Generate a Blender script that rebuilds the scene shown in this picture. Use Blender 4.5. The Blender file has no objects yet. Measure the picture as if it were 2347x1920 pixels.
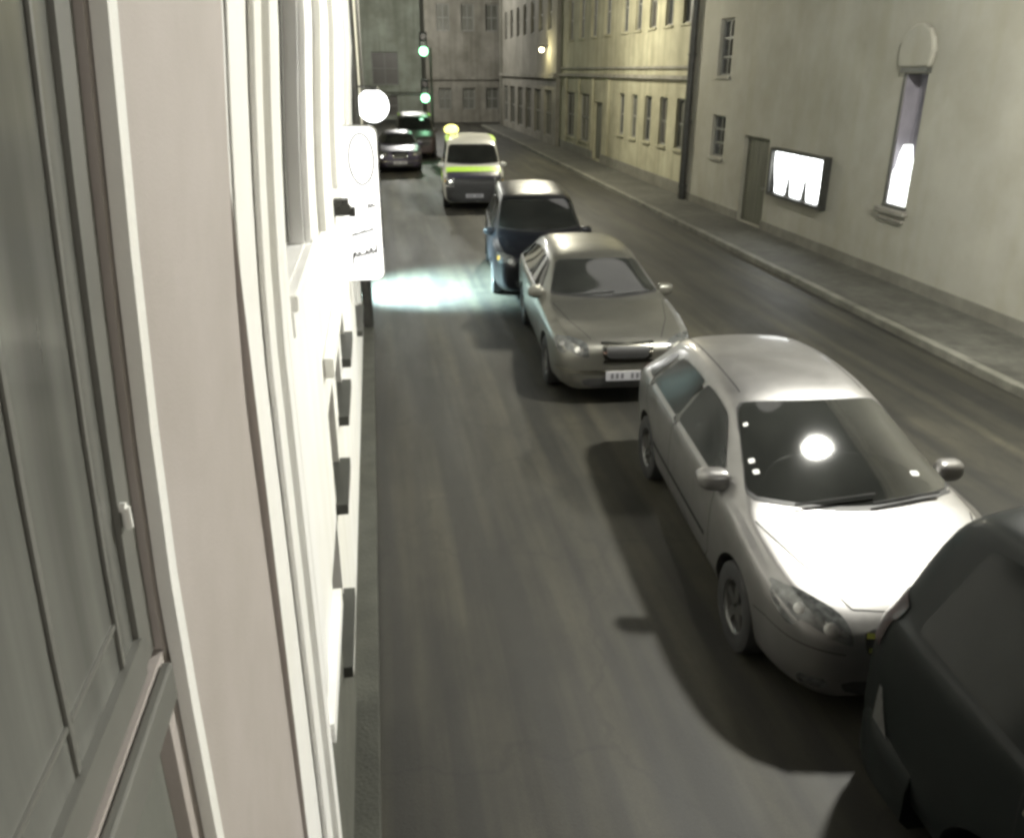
import bpy, bmesh, math, random
from mathutils import Vector, Matrix
from mathutils.bvhtree import BVHTree
random.seed(7)
R = math.radians
S = bpy.context.scene
COL = S.collection

# ------------------------------------------------------------------ camera, sky, sun, exposure
cd = bpy.data.cameras.new('street_camera'); cam = bpy.data.objects.new('street_camera', cd); COL.objects.link(cam)
cd.sensor_width = 36.0; cd.lens = 36.0 * 830 / 1024; cd.clip_start = 0.05; cd.clip_end = 600
cam.location = (0, 0, 3.9)
PITCH, YAW = R(22.7766), R(8.9642)
cam.rotation_euler = (math.pi / 2 - PITCH, 0, -YAW)
S.camera = cam
S.cycles.filter_width = 3.2

W = bpy.data.worlds.new('World'); S.world = W; W.use_nodes = True
wn = W.node_tree.nodes; wl = W.node_tree.links
sky = wn.new('ShaderNodeTexSky'); sky.sky_type = 'NISHITA'; sky.sun_disc = False
SUN_EL, SUN_AZ = R(3.0), R(150)
sky.sun_elevation = SUN_EL; sky.sun_rotation = SUN_AZ
bg = next(n for n in wn if n.type == 'BACKGROUND')
bg.inputs['Strength'].default_value = 0.013
wl.new(sky.outputs['Color'], bg.inputs['Color'])
sl = bpy.data.lights.new('night_fill_sun', 'SUN'); so = bpy.data.objects.new('night_fill_sun', sl); COL.objects.link(so)  # weak sun lamp added as an even night fill
sl.energy = 0.03; sl.angle = R(12); sl.color = (1, .96, .9)
so.rotation_euler = (R(35), 0, R(150))
so.location = (0, 0, 30)
S.view_settings.view_transform = 'Standard'; S.view_settings.look = 'None'
S.view_settings.exposure = 0.0; S.view_settings.gamma = 1.0

LAMP_POWER = 4600.0
LAMP_COL = (1.0, .985, .895)

# ------------------------------------------------------------------ materials
def nodes_of(name):
    m = bpy.data.materials.new(name); m.use_nodes = True
    nt = m.node_tree; b = nt.nodes['Principled BSDF']
    return m, nt, b

def mat(name, col, rough=.6, metal=0.0, var=.12, scale=6.0, bump=0.0, bscale=60.0, coat=0.0, spec=.5, stretch=(1, 1, 1), stain=0.0, drip=0.0):
    m, nt, b = nodes_of(name)
    b.inputs['Roughness'].default_value = rough; b.inputs['Metallic'].default_value = metal
    b.inputs['Coat Weight'].default_value = coat; b.inputs['Specular IOR Level'].default_value = spec
    tc = nt.nodes.new('ShaderNodeTexCoord'); mp = nt.nodes.new('ShaderNodeMapping'); mp.inputs['Scale'].default_value = stretch
    nt.links.new(tc.outputs['Object'], mp.inputs['Vector'])
    n = nt.nodes.new('ShaderNodeTexNoise'); n.inputs['Scale'].default_value = scale; n.inputs['Detail'].default_value = 6
    nt.links.new(mp.outputs['Vector'], n.inputs['Vector'])
    r = nt.nodes.new('ShaderNodeValToRGB')
    lo = [c * (1 - var) for c in col]; hi = [min(1, c * (1 + var)) for c in col]
    r.color_ramp.elements[0].position = .3; r.color_ramp.elements[0].color = (*lo, 1)
    r.color_ramp.elements[1].position = .7; r.color_ramp.elements[1].color = (*hi, 1)
    nt.links.new(n.outputs['Fac'], r.inputs['Fac'])
    out = r.outputs['Color']
    if stain:
        n2 = nt.nodes.new('ShaderNodeTexNoise'); n2.inputs['Scale'].default_value = .55; n2.inputs['Detail'].default_value = 8; n2.inputs['Roughness'].default_value = .65
        nt.links.new(tc.outputs['Object'], n2.inputs['Vector'])
        r2 = nt.nodes.new('ShaderNodeValToRGB'); r2.color_ramp.elements[0].position = .38; r2.color_ramp.elements[1].position = .62
        v = 1 - stain
        r2.color_ramp.elements[0].color = (v, v * .99, v * .95, 1); r2.color_ramp.elements[1].color = (1, 1, 1, 1)
        nt.links.new(n2.outputs['Fac'], r2.inputs['Fac'])
        mx = nt.nodes.new('ShaderNodeMix'); mx.data_type = 'RGBA'; mx.blend_type = 'MULTIPLY'; mx.inputs['Factor'].default_value = 1
        nt.links.new(out, mx.inputs['A']); nt.links.new(r2.outputs['Color'], mx.inputs['B']); out = mx.outputs['Result']
    if drip:
        mp4 = nt.nodes.new('ShaderNodeMapping'); mp4.inputs['Scale'].default_value = (2.2, 2.2, .12); nt.links.new(tc.outputs['Object'], mp4.inputs['Vector'])
        n4 = nt.nodes.new('ShaderNodeTexNoise'); n4.inputs['Scale'].default_value = 1.4; n4.inputs['Detail'].default_value = 7; nt.links.new(mp4.outputs['Vector'], n4.inputs['Vector'])
        r4 = nt.nodes.new('ShaderNodeValToRGB'); r4.color_ramp.elements[0].position = .36; r4.color_ramp.elements[1].position = .55
        v = 1 - drip; r4.color_ramp.elements[0].color = (v, v, v * .97, 1); r4.color_ramp.elements[1].color = (1, 1, 1, 1)
        nt.links.new(n4.outputs['Fac'], r4.inputs['Fac'])
        mx4 = nt.nodes.new('ShaderNodeMix'); mx4.data_type = 'RGBA'; mx4.blend_type = 'MULTIPLY'; mx4.inputs['Factor'].default_value = 1
        nt.links.new(out, mx4.inputs['A']); nt.links.new(r4.outputs['Color'], mx4.inputs['B']); out = mx4.outputs['Result']
    nt.links.new(out, b.inputs['Base Color'])
    if bump:
        n3 = nt.nodes.new('ShaderNodeTexNoise'); n3.inputs['Scale'].default_value = bscale; n3.inputs['Detail'].default_value = 5
        nt.links.new(tc.outputs['Object'], n3.inputs['Vector'])
        bp = nt.nodes.new('ShaderNodeBump'); bp.inputs['Strength'].default_value = bump; bp.inputs['Distance'].default_value = .02
        nt.links.new(n3.outputs['Fac'], bp.inputs['Height']); nt.links.new(bp.outputs['Normal'], b.inputs['Normal'])
    return m

def emit(name, col, strength, var=0.0, scale=4):
    m, nt, b = nodes_of(name)
    b.inputs['Base Color'].default_value = (*[min(1, c * .8) for c in col], 1)
    b.inputs['Emission Color'].default_value = (*col, 1); b.inputs['Emission Strength'].default_value = strength
    if var:
        tc = nt.nodes.new('ShaderNodeTexCoord'); n = nt.nodes.new('ShaderNodeTexNoise'); n.inputs['Scale'].default_value = scale
        nt.links.new(tc.outputs['Object'], n.inputs['Vector'])
        mr = nt.nodes.new('ShaderNodeMapRange'); mr.inputs['From Min'].default_value = .3; mr.inputs['From Max'].default_value = .7
        mr.inputs['To Min'].default_value = strength * (1 - var); mr.inputs['To Max'].default_value = strength * (1 + var)
        nt.links.new(n.outputs['Fac'], mr.inputs['Value']); nt.links.new(mr.outputs['Result'], b.inputs['Emission Strength'])
    return m

def asphalt():
    m, nt, b = nodes_of('asphalt')
    L = nt.links; N = nt.nodes.new
    tc = N('ShaderNodeTexCoord')
    def noise(sc, stretch, det=6, rough=.55):
        mp = N('ShaderNodeMapping'); mp.inputs['Scale'].default_value = stretch; L.new(tc.outputs['Object'], mp.inputs['Vector'])
        n = N('ShaderNodeTexNoise'); n.inputs['Scale'].default_value = sc; n.inputs['Detail'].default_value = det; n.inputs['Roughness'].default_value = rough
        L.new(mp.outputs['Vector'], n.inputs['Vector']); return n.outputs['Fac']
    def ramp(f, p0, c0, p1, c1):
        r = N('ShaderNodeValToRGB'); e = r.color_ramp.elements
        e[0].position = p0; e[0].color = (*c0, 1); e[1].position = p1; e[1].color = (*c1, 1); L.new(f, r.inputs['Fac']); return r.outputs['Color']
    def mul(a, c):
        x = N('ShaderNodeMix'); x.data_type = 'RGBA'; x.blend_type = 'MULTIPLY'; x.inputs['Factor'].default_value = 1
        L.new(a, x.inputs['A']); L.new(c, x.inputs['B']); return x.outputs['Result']
    base = ramp(noise(.7, (1, .5, 1), 8), .3, (.0128, .0122, .0090), .7, (.0228, .0216, .0164))
    streak = ramp(noise(2.6, (1, .045, 1), 6), .44, (.70, .70, .70), .68, (2.5, 2.4, 2.15))
    grain = ramp(noise(240, (1, 1, 1), 2), .3, (.62, .62, .62), .7, (1.4, 1.4, 1.38))
    blot = ramp(noise(1.5, (1, .7, 1), 9, .7), .36, (.66, .67, .66), .60, (1.08, 1.08, 1.06))
    patch = ramp(noise(.30, (1, .55, 1), 2), .535, (1, 1, 1), .55, (.70, .71, .70))
    # fine cracks: edges of distorted voronoi cells
    dn = N('ShaderNodeTexNoise'); dn.inputs['Scale'].default_value = 1.3; dn.inputs['Detail'].default_value = 5; L.new(tc.outputs['Object'], dn.inputs['Vector'])
    av = N('ShaderNodeVectorMath'); av.operation = 'ADD'; L.new(tc.outputs['Object'], av.inputs[0]); L.new(dn.outputs['Color'], av.inputs[1])
    vo = N('ShaderNodeTexVoronoi'); vo.feature = 'DISTANCE_TO_EDGE'; vo.inputs['Scale'].default_value = .42; L.new(av.outputs['Vector'], vo.inputs['Vector'])
    crack = ramp(vo.outputs['Distance'], .004, (.74, .74, .74), .012, (1, 1, 1))
    c = mul(mul(mul(mul(mul(base, streak), grain), patch), blot), crack)
    L.new(c, b.inputs['Base Color'])
    rr = N('ShaderNodeMapRange'); rr.inputs['To Min'].default_value = .42; rr.inputs['To Max'].default_value = .8
    L.new(noise(1.6, (1, .12, 1), 5), rr.inputs['Value']); L.new(rr.outputs['Result'], b.inputs['Roughness'])
    bp = N('ShaderNodeBump'); bp.inputs['Strength'].default_value = .5; bp.inputs['Distance'].default_value = .006
    L.new(noise(140, (1, 1, 1), 3), bp.inputs['Height']); L.new(bp.outputs['Normal'], b.inputs['Normal'])
    return m

def paint(name, col, rough=.36, metal=.75, coat=.5):
    m = mat(name, col, rough, metal, .05, 9, 0, coat=coat)
    m.node_tree.nodes['Principled BSDF'].inputs['Coat Roughness'].default_value = .12
    # fine road grime in the roughness
    nt = m.node_tree; b = nt.nodes['Principled BSDF']
    tc = nt.nodes.new('ShaderNodeTexCoord'); n = nt.nodes.new('ShaderNodeTexNoise'); n.inputs['Scale'].default_value = 3.5; n.inputs['Detail'].default_value = 7
    nt.links.new(tc.outputs['Object'], n.inputs['Vector'])
    mr = nt.nodes.new('ShaderNodeMapRange'); mr.inputs['To Min'].default_value = rough - .08; mr.inputs['To Max'].default_value = rough + .14
    nt.links.new(n.outputs['Fac'], mr.inputs['Value']); nt.links.new(mr.outputs['Result'], b.inputs['Roughness'])
    return m

M = dict(
    asphalt=asphalt(),
    paving=mat('paving', (.070, .069, .058), .75, 0, .3, 5, .4, 30, stain=.4),
    gutter=mat('gutter_stone', (.050, .052, .042), .75, 0, .25, 4, .4, 40, stain=.25),
    kerb=mat('kerb_stone', (.155, .152, .128), .7, 0, .28, 3, .4, 40, stain=.4),
    stucco=mat('stucco_beige', (.300, .291, .250), .9, 0, .06, 1.3, .35, 90, stain=.15, drip=.045),
    stucco_b=mat('stucco_cream', (.33, .315, .225), .9, 0, .09, 1.6, .35, 90, stain=.28, drip=.22),
    stucco_c=mat('stucco_grey', (.23, .218, .19), .9, 0, .1, 1.6, .35, 90, stain=.3, drip=.25),
    stucco_d=mat('stucco_signal_tint', (.33, .355, .30), .9, 0, .1, 1.2, .3, 90, stain=.3, drip=.2),  # green of the traffic signal's light is tinted into this plaster colour
    pink=mat('stucco_pinkish', (.455, .415, .40), .85, 0, .05, 2.2, .08, 160, stain=.10),
    white=mat('white_stucco', (.87, .87, .86), .8, 0, .02, 3, .08, 80, stain=.05, drip=.07),
    plinth=mat('plinth_grey', (.15, .145, .122), .85, 0, .15, 3, .4, 50, stain=.25),
    plinth_d=mat('plinth_dark', (.125, .128, .11), .85, 0, .15, 3, .4, 50, stain=.2),
    glass=mat('window_glass', (.035, .038, .04), .10, 0, .2, 2, .06, 3, spec=.9),
    glass_n=mat('near_window_glass', (.165, .168, .155), .16, 0, .30, 1.6, .03, 4, spec=.9, stretch=(9, 9, .22)),
    glass_l=mat('window_glass_pale', (.20, .19, .215), .22, 0, .15, 2, .05, 5, spec=.8),
    curtain=mat('curtained_pane', (.10, .10, .085), .25, 0, .45, 5, 0, stretch=(8, 8, .3)),
    blind=mat('blind_pane', (.065, .06, .052), .3, 0, .4, 4, 0, stretch=(.3, .3, 12)),
    panel=mat('grey_panel', (.165, .17, .152), .6, 0, .12, 2.5, .05, 40, stretch=(5, 5, .3)),
    frame=mat('window_frame', (.17, .17, .155), .5, 0, .1, 6),
    frame_d=mat('dark_frame', (.05, .052, .045), .5, 0, .1, 6),
    door=mat('door_wood', (.085, .085, .062), .6, 0, .25, 3, .3, 20, stretch=(6, 6, .4)),
    iron=mat('dark_iron', (.045, .045, .04), .45, .4, .2, 8),
    steel=mat('galvanised_steel', (.35, .35, .34), .4, .8, .12, 12),
    wire=mat('wire', (.03, .03, .03), .5, .3, .1, 8),
    rubber=mat('rubber', (.018, .018, .018), .8, 0, .2, 12, .3, 60),
    alloy=mat('wheel_alloy', (.13, .13, .125), .42, .8, .1, 10),
    trim=mat('black_trim', (.022, .022, .022), .55, 0, .15, 12),
    seam=mat('shut_line', (.012, .012, .012), .8, 0, .1, 12),
    carglass=mat('car_glass', (.020, .021, .019), .045, 0, .3, 2.5, coat=.0, spec=1.0),
    tinted=mat('tinted_glass', (.012, .014, .013), .14, 0, .3, 2.5, spec=.22),
    chrome=mat('chrome', (.75, .73, .62), .14, 1, .05, 9),
    yellow_glint=mat('chrome_yellow_glint', (.80, .80, .18), .25, .9, .06, 9),  # chrome with a yellow reflection painted into its base colour
    lens=mat('headlamp_lens', (.075, .078, .076), .14, .15, .55, 22, spec=.9),
    lens2=mat('dull_reflector', (.30, .30, .29), .3, .8, .2, 30),
    lensbright=mat('reflector', (.8, .8, .78), .12, 1, .05, 9),
    amber=mat('amber_lens', (.75, .42, .04), .2, 0, .1, 9),
    redlens=mat('red_lens', (.22, .012, .01), .2, 0, .15, 14, spec=.8),
    smoked=mat('smoked_lens', (.018, .008, .008), .25, 0, .2, 14),
    plate=mat('plate_white', (.34, .34, .36), .45, 0, .05, 9),
    plateink=mat('plate_ink', (.10, .10, .11), .6, 0, .05, 9),
    silver=paint('silver_paint', (.215, .210, .205), .38, .8, .35),
    grey=paint('grey_paint', (.175, .172, .150), .36, .75, .5),
    dark=paint('dark_blue_paint', (.009, .0095, .012), .30, .0, .0),
    black=paint('black_paint', (.007, .009, .0085), .42, .0, .06),
    vanwhite=paint('van_white', (.50, .50, .46), .4, 0, .5),
    navy=mat('navy_wrap', (.025, .024, .045), .4, 0, .2, 9),
    vanyellow=mat('reflective_yellow', (.50, .80, .07), .4, 0, .08, 9),
    purple=paint('plum_paint', (.075, .065, .10), .34, .6, .5),
    paper=mat('paper', (.8, .8, .78), .8, 0, .05, 12),
    ink=mat('sign_ink', (.36, .36, .38), .6, 0, .1, 9),
    roof=mat('roof_tile', (.14, .075, .05), .8, 0, .2, 5, .4, 30),
)
M['glass_n'].node_tree.nodes['Principled BSDF'].inputs['IOR'].default_value = 1.8
M['dark'].node_tree.nodes['Principled BSDF'].inputs['Specular IOR Level'].default_value = .3
M['black'].node_tree.nodes['Principled BSDF'].inputs['Specular IOR Level'].default_value = .18
M['sign'] = emit('lit_acrylic', (1.0, 1.0, .985), 1.25, .03, 3)
M['posterlit'] = emit('backlit_poster', (.97, 1.0, 1.0), 7, .5, 6)
M['niche_lit'] = emit('lit_display', (.97, 1.0, .99), 2.2, .25, 9)
M['lampface'] = emit('lamp_diffuser', (1.0, .95, .84), 60)
M['globe'] = emit('lamp_globe', (1, 1, .99), 5.0)
M['greenlamp'] = emit('green_signal', (.38, 1.0, .55), 3.2)
M['deadlamp'] = mat('unlit_lens', (.03, .02, .02), .3, 0, .1, 9)
M['beacon'] = emit('beacon_yellow', (1.0, .95, .28), 2.2)
M['headlit'] = emit('lit_headlamp', (1, .98, .93), 3)
M['door_lit'] = emit('lit_doorway', (.62, .93, 1.0), 2.2)
M['bulb'] = emit('warm_bulb', (1, .9, .6), 14)

# ------------------------------------------------------------------ mesh helpers
class MB:
    def __init__(s): s.v = []; s.f = []; s.mi = []; s.k = 0
    def add(s, vs, fs):
        o = len(s.v); s.v += [tuple(p) for p in vs]; s.f += [tuple(i + o for i in f) for f in fs]; s.mi += [s.k] * len(fs); return s
    def box(s, x0, x1, y0, y1, z0, z1):
        return s.add([(x0, y0, z0), (x1, y0, z0), (x1, y1, z0), (x0, y1, z0), (x0, y0, z1), (x1, y0, z1), (x1, y1, z1), (x0, y1, z1)],
                     [(0, 3, 2, 1), (4, 5, 6, 7), (0, 1, 5, 4), (1, 2, 6, 5), (2, 3, 7, 6), (3, 0, 4, 7)])
    def tube(s, p0, p1, r0, r1=None, seg=12):
        r1 = r0 if r1 is None else r1
        p0 = Vector(p0); p1 = Vector(p1); d = (p1 - p0).normalized()
        a = d.orthogonal().normalized(); b = d.cross(a)
        vs = []
        for p, r in ((p0, r0), (p1, r1)):
            vs += [p + (a * math.cos(t) + b * math.sin(t)) * r for t in (2 * math.pi * i / seg for i in range(seg))]
        fs = [(i, (i + 1) % seg, seg + (i + 1) % seg, seg + i) for i in range(seg)] + [tuple(range(seg - 1, -1, -1)), tuple(range(seg, 2 * seg))]
        return s.add(vs, fs)
    def path(s, pts, r, seg=8):
        for a, b in zip(pts[:-1], pts[1:]): s.tube(a, b, r, r, seg)
        return s
    def ball(s, c, rx, ry=None, rz=None, nu=20, nv=12):
        ry = ry or rx; rz = rz or rx
        vs = [(c[0] + rx * math.sin(math.pi * j / nv) * math.cos(2 * math.pi * i / nu), c[1] + ry * math.sin(math.pi * j / nv) * math.sin(2 * math.pi * i / nu), c[2] + rz * math.cos(math.pi * j / nv)) for j in range(nv + 1) for i in range(nu)]
        fs = [(j * nu + i, (j + 1) * nu + i, (j + 1) * nu + (i + 1) % nu, j * nu + (i + 1) % nu) for j in range(nv) for i in range(nu)]
        return s.add(vs, fs)
    def lathe(s, prof, c, axis='x', seg=28):
        vs = []; n = len(prof)
        for i in range(seg):
            t = 2 * math.pi * i / seg
            for r, h in prof:
                a, b = r * math.cos(t), r * math.sin(t)
                p = (h, a, b) if axis == 'x' else ((a, h, b) if axis == 'y' else (a, b, h))
                vs.append((c[0] + p[0], c[1] + p[1], c[2] + p[2]))
        fs = [(i * n + j, i * n + j + 1, ((i + 1) % seg) * n + j + 1, ((i + 1) % seg) * n + j) for i in range(seg) for j in range(n - 1)]
        return s.add(vs, fs)
    def prism(s, poly, fn, d0, d1):
        n = len(poly)
        vs = [fn(u, v, d0) for u, v in poly] + [fn(u, v, d1) for u, v in poly]
        return s.add(vs, [tuple(range(n - 1, -1, -1)), tuple(range(n, 2 * n))] + [(i, (i + 1) % n, n + (i + 1) % n, n + i) for i in range(n)])
    def build(s, name, mats, parent=None, smooth=False, bevel=0, fn=None):
        me = bpy.data.meshes.new(name); vs = [fn(*p) for p in s.v] if fn else s.v
        me.from_pydata(vs, [], s.f); me.update()
        for m in (mats if isinstance(mats, (list, tuple)) else [mats]): me.materials.append(m)
        if s.k: me.polygons.foreach_set('material_index', s.mi)
        bm = bmesh.new(); bm.from_mesh(me); bmesh.ops.recalc_face_normals(bm, faces=bm.faces)
        if smooth:
            for f in bm.faces: f.smooth = True
            for e in bm.edges:
                if len(e.link_faces) == 2 and e.calc_face_angle(0) > R(38): e.smooth = False
        bm.to_mesh(me); bm.free()
        o = bpy.data.objects.new(name, me); COL.objects.link(o)
        if parent is not None:
            o.parent = parent
            if not is_local(parent): o.location = Vector((0, 0, 0)) - base_of(parent)
        if bevel:
            b = o.modifiers.new('bevel', 'BEVEL'); b.width = bevel; b.segments = 2; b.limit_method = 'ANGLE'
        return o

def is_local(o):
    while o is not None:
        if o.get('_local'): return True
        o = o.parent
    return False
def base_of(o):
    p = Vector((0, 0, 0))
    while o is not None: p = p + o.location; o = o.parent
    return p
def tag(o, label, cat, group=None):
    o['label'] = label; o['category'] = cat
    if group: o['group'] = group
    return o
def thing(name, label, cat, loc=(0, 0, 0), group=None):
    o = bpy.data.objects.new(name, None); COL.objects.link(o); o.location = loc; o.empty_display_size = .2
    return tag(o, label, cat, group)
def structure(o): o['kind'] = 'structure'; return o
def lamp(name, kind, loc, energy, col, parent=None, **k):
    l = bpy.data.lights.new(name, kind); l.energy = energy; l.color = col
    for a, b in k.items(): setattr(l, a, b)
    o = bpy.data.objects.new(name, l); COL.objects.link(o); o.location = loc
    if parent is not None: o.parent = parent; o.location = Vector(loc) - base_of(parent)
    return o

# ------------------------------------------------------------------ the ground
XR, XK, XL = 9.7, 8.05, -0.34            # right house fronts, kerb, left house front
g = MB(); g.box(-60, 90, -30, 260, -.5, -.06); structure(g.build('ground', M['paving']))
g = MB(); nx, ny = 12, 60
vs = [(-1.5 + (XK + .1 + 1.5) * i / nx, -12 + 130 * j / ny, .025 * math.sin(math.pi * (max(-.4, -1.5 + (XK + 1.6) * i / nx) + .4) / (XK + .5)) if i not in (0, nx) else 0) for j in range(ny + 1) for i in range(nx + 1)]
g.add(vs, [(j * (nx + 1) + i, j * (nx + 1) + i + 1, (j + 1) * (nx + 1) + i + 1, (j + 1) * (nx + 1) + i) for j in range(ny) for i in range(nx)])
structure(g.build('road', M['asphalt'], smooth=True))
g = MB(); g.box(XK + .16, XR + .2, -12, 66, -.3, .12); structure(g.build('pavement', M['paving']))
g = MB(); y = -12.0
while y < 66:
    g.box(XK, XK + .155, y, y + .992, -.3, .125 + random.uniform(-.003, .003)); y += 1.0
structure(g.build('kerb', M['kerb'], bevel=.012))
g = MB(); g.box(-.7, -.19, -12, 13.3, -.3, .045); structure(g.build('gutter_strip', M['gutter'], bevel=.01))
# ------------------------------------------------------------------ walls with real openings
def cells(us, vs, holes):
    for a, b in zip(us[:-1], us[1:]):
        for c, d in zip(vs[:-1], vs[1:]):
            um, vm = (a + b) / 2, (c + d) / 2
            if not any(h[0] < um < h[1] and h[2] < vm < h[3] for h in holes): yield a, b, c, d
def wall(name, m, parent, fn, u0, u1, v0, v1, holes, depth, back, ucut=(), vcut=()):
    """front skin with openings and reveals, and a solid core behind; fn(u, v, w): w runs into the house"""
    us = sorted({u0, u1, *ucut, *[h[0] for h in holes], *[h[1] for h in holes]}); us = [u for u in us if u0 <= u <= u1]
    vs = sorted({v0, v1, *vcut, *[h[2] for h in holes], *[h[3] for h in holes]}); vs = [v for v in vs if v0 <= v <= v1]
    mb = MB()
    for a, b, c, d in cells(us, vs, holes): mb.add([fn(a, c, 0), fn(b, c, 0), fn(b, d, 0), fn(a, d, 0)], [(0, 1, 2, 3)])
    for h in holes:
        dd = h[4] if len(h) > 4 else depth
        for c, d in zip(vs[:-1], vs[1:]):
            if h[2] <= c and d <= h[3]:
                mb.add([fn(h[0], c, 0), fn(h[0], d, 0), fn(h[0], d, dd), fn(h[0], c, dd)], [(0, 1, 2, 3)])
                mb.add([fn(h[1], c, 0), fn(h[1], d, 0), fn(h[1], d, dd), fn(h[1], c, dd)], [(0, 1, 2, 3)])
        for v in (h[2], h[3]): mb.add([fn(h[0], v, 0), fn(h[1], v, 0), fn(h[1], v, dd), fn(h[0], v, dd)], [(0, 1, 2, 3)])
        for c, d in zip(vs[:-1], vs[1:]):
            if h[2] <= c and d <= h[3]: mb.add([fn(h[0], c, dd), fn(h[1], c, dd), fn(h[1], d, dd), fn(h[0], d, dd)], [(0, 1, 2, 3)])
    for q in ((fn(u0, v0, 0), fn(u0, v1, 0), fn(u0, v1, back), fn(u0, v0, back)), (fn(u1, v0, 0), fn(u1, v1, 0), fn(u1, v1, back), fn(u1, v0, back)),
              (fn(u0, v1, 0), fn(u1, v1, 0), fn(u1, v1, back), fn(u0, v1, back)), (fn(u0, v0, back), fn(u1, v0, back), fn(u1, v1, back), fn(u0, v1, back))):
        mb.add(q, [(0, 1, 2, 3)])
    return mb.build(name, m, parent)
def fbox(mb, fn, u0, u1, v0, v1, w0, w1, n=1):
    for i in range(n):
        a = v0 + (v1 - v0) * i / n; b = v0 + (v1 - v0) * (i + 1) / n
        vs = [fn(u, v, w) for v in (a, b) for u, w in ((u0, w0), (u1, w0), (u1, w1), (u0, w1))]
        fs = [(0, 4, 5, 1), (1, 5, 6, 2), (2, 6, 7, 3), (3, 7, 4, 0)]
        if i == 0: fs.append((0, 1, 2, 3))
        if i == n - 1: fs.append((4, 7, 6, 5))
        mb.add(vs, fs)
    return mb
WR = random.Random(3)
def window(parent, fn, u0, u1, v0, v1, w, frame, glass, bars_u=1, bars_v=1, sill=None, t=.05, name='window'):
    """frame bars set in an opening, pane behind them; w = depth of the pane's face"""
    mb = MB()
    fbox(mb, fn, u0, u1, v0, v0 + t, w - .05, w); fbox(mb, fn, u0, u1, v1 - t, v1, w - .05, w)
    fbox(mb, fn, u0, u0 + t, v0 + t, v1 - t, w - .05, w); fbox(mb, fn, u1 - t, u1, v0 + t, v1 - t, w - .05, w)
    for i in range(1, bars_u + 1):
        u = u0 + (u1 - u0) * i / (bars_u + 1); fbox(mb, fn, u - t / 2, u + t / 2, v0 + t, v1 - t, w - .04, w)
    for i in range(1, bars_v + 1):
        v = v0 + (v1 - v0) * i / (bars_v + 1)
        for k in range(bars_u + 1):
            a = u0 + (u1 - u0) * k / (bars_u + 1); b = u0 + (u1 - u0) * (k + 1) / (bars_u + 1)
            fbox(mb, fn, a + t * (1 if k == 0 else .5), b - t * (1 if k == bars_u else .5), v - t / 2, v + t / 2, w - .035, w)
    f = mb.build(name, frame, parent)
    p = MB(); p.add([fn(u0, v0, w + .004), fn(u1, v0, w + .004), fn(u1, v1, w + .004), fn(u0, v1, w + .004)], [(0, 1, 2, 3)])
    if glass is M['glass'] and u0 > 26 and WR.random() < .45: glass = M[WR.choice(['curtain', 'blind'])]
    pane = p.build('pane', glass, f)
    if sill:
        s = MB(); fbox(s, fn, u0 - .06, u1 + .06, v0 - .07, v0 - .002, -.07, w - .052); s.build('sill', sill, f)
    return f

# ---- right side: the long plain museum wall
fR = lambda u, v, w: (XR + w, u, v)
museum = thing('museum_building', 'long plain beige plastered building with lit niche and dark door on the right', 'building', (XR, 8, 0))
SL = (14.46, 15.12, 1.5, 3.84, .30)
hR = [SL, (20.4, 21.9, .14, 2.32, .2), (23.3, 24.25, 1.6, 2.72, .2), (23.3, 24.25, 3.75, 5.2, .2)]
wall('wall', M['stucco'], museum, fR, -10, 26.0, 0, 11, hR, .2, 9)
mb = MB(); fbox(mb, fR, -10, 20.38, .0, .34, -.035, -.002); fbox(mb, fR, 21.92, 25.98, .0, .34, -.035, -.002); mb.build('plinth', M['plinth'], museum)
mb = MB(); fbox(mb, fR, -10, 26, 10.6, 11.05, -.35, -.002); mb.build('cornice', M['stucco'], museum)
d = MB(); fbox(d, fR, 20.42, 21.88, .15, 2.30, .12, .19)
for i in range(8): fbox(d, fR, 20.46 + i * .176, 20.46 + i * .176 + .15, .2, 2.24, .095, .118)
d = d.build('door', M['door'], museum); h = MB(); h.tube((XR + .05, 20.6, 1.1), (XR + .095, 20.6, 1.1), .02); h.ball((XR + .05, 20.6, 1.1), .035); h.build('handle', M['steel'], d, True)
for h in hR[2:]: window(museum, fR, h[0] + .003, h[1] - .003, h[2] + .003, h[3] - .003, .15, M['frame'], M['glass'], 1, 2, M['stucco'])
# the tall lit niche: back lining, glowing display, hood box, sill
mb = MB(); fbox(mb, fR, SL[0] + .01, SL[1] - .01, SL[2] + .01, SL[3] - .01, .262, .297); fbox(mb, fR, SL[1] - .05, SL[1] - .004, SL[2] + .01, SL[3] - .01, .0, .26)
nb = mb.build('niche', M['glass_l'], museum)
prof = [(14.48, 1.545), (15.09, 1.545), (15.09, 1.97), (15.05, 2.14), (14.98, 2.24), (14.95, 2.44), (14.86, 2.62), (14.80, 2.44), (14.72, 2.26), (14.62, 2.18), (14.56, 2.02), (14.50, 1.9)]
mb = MB(); mb.prism(prof, fR, .012, .2); mb.build('glowing_display', M['niche_lit'], nb)
lamp('niche_light', 'POINT', (XR + .1, 14.79, 2.3), 2.5, (.85, 1, .97), museum, shadow_soft_size=.08)
mb = MB(); mb.prism([(14.36, 3.95), (15.26, 3.95), (15.32, 4.2), (15.26, 4.42), (15.12, 4.58), (14.92, 4.66), (14.70, 4.66), (14.50, 4.58), (14.36, 4.42), (14.30, 4.2)], fR, -.12, -.002); mb.build('hood', M['stucco'], museum, bevel=.04)
mb = MB(); fbox(mb, fR, 14.40, 15.2, 3.86, 3.945, -.09, -.002); mb.build('lintel', M['frame_d'], museum)
mb = MB(); fbox(mb, fR, 14.34, 15.3, 1.38, 1.47, -.12, -.002); fbox(mb, fR, 14.42, 15.22, 1.24, 1.30, -.07, -.002); mb.build('sill', M['stucco_c'], museum, bevel=.01)
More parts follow.
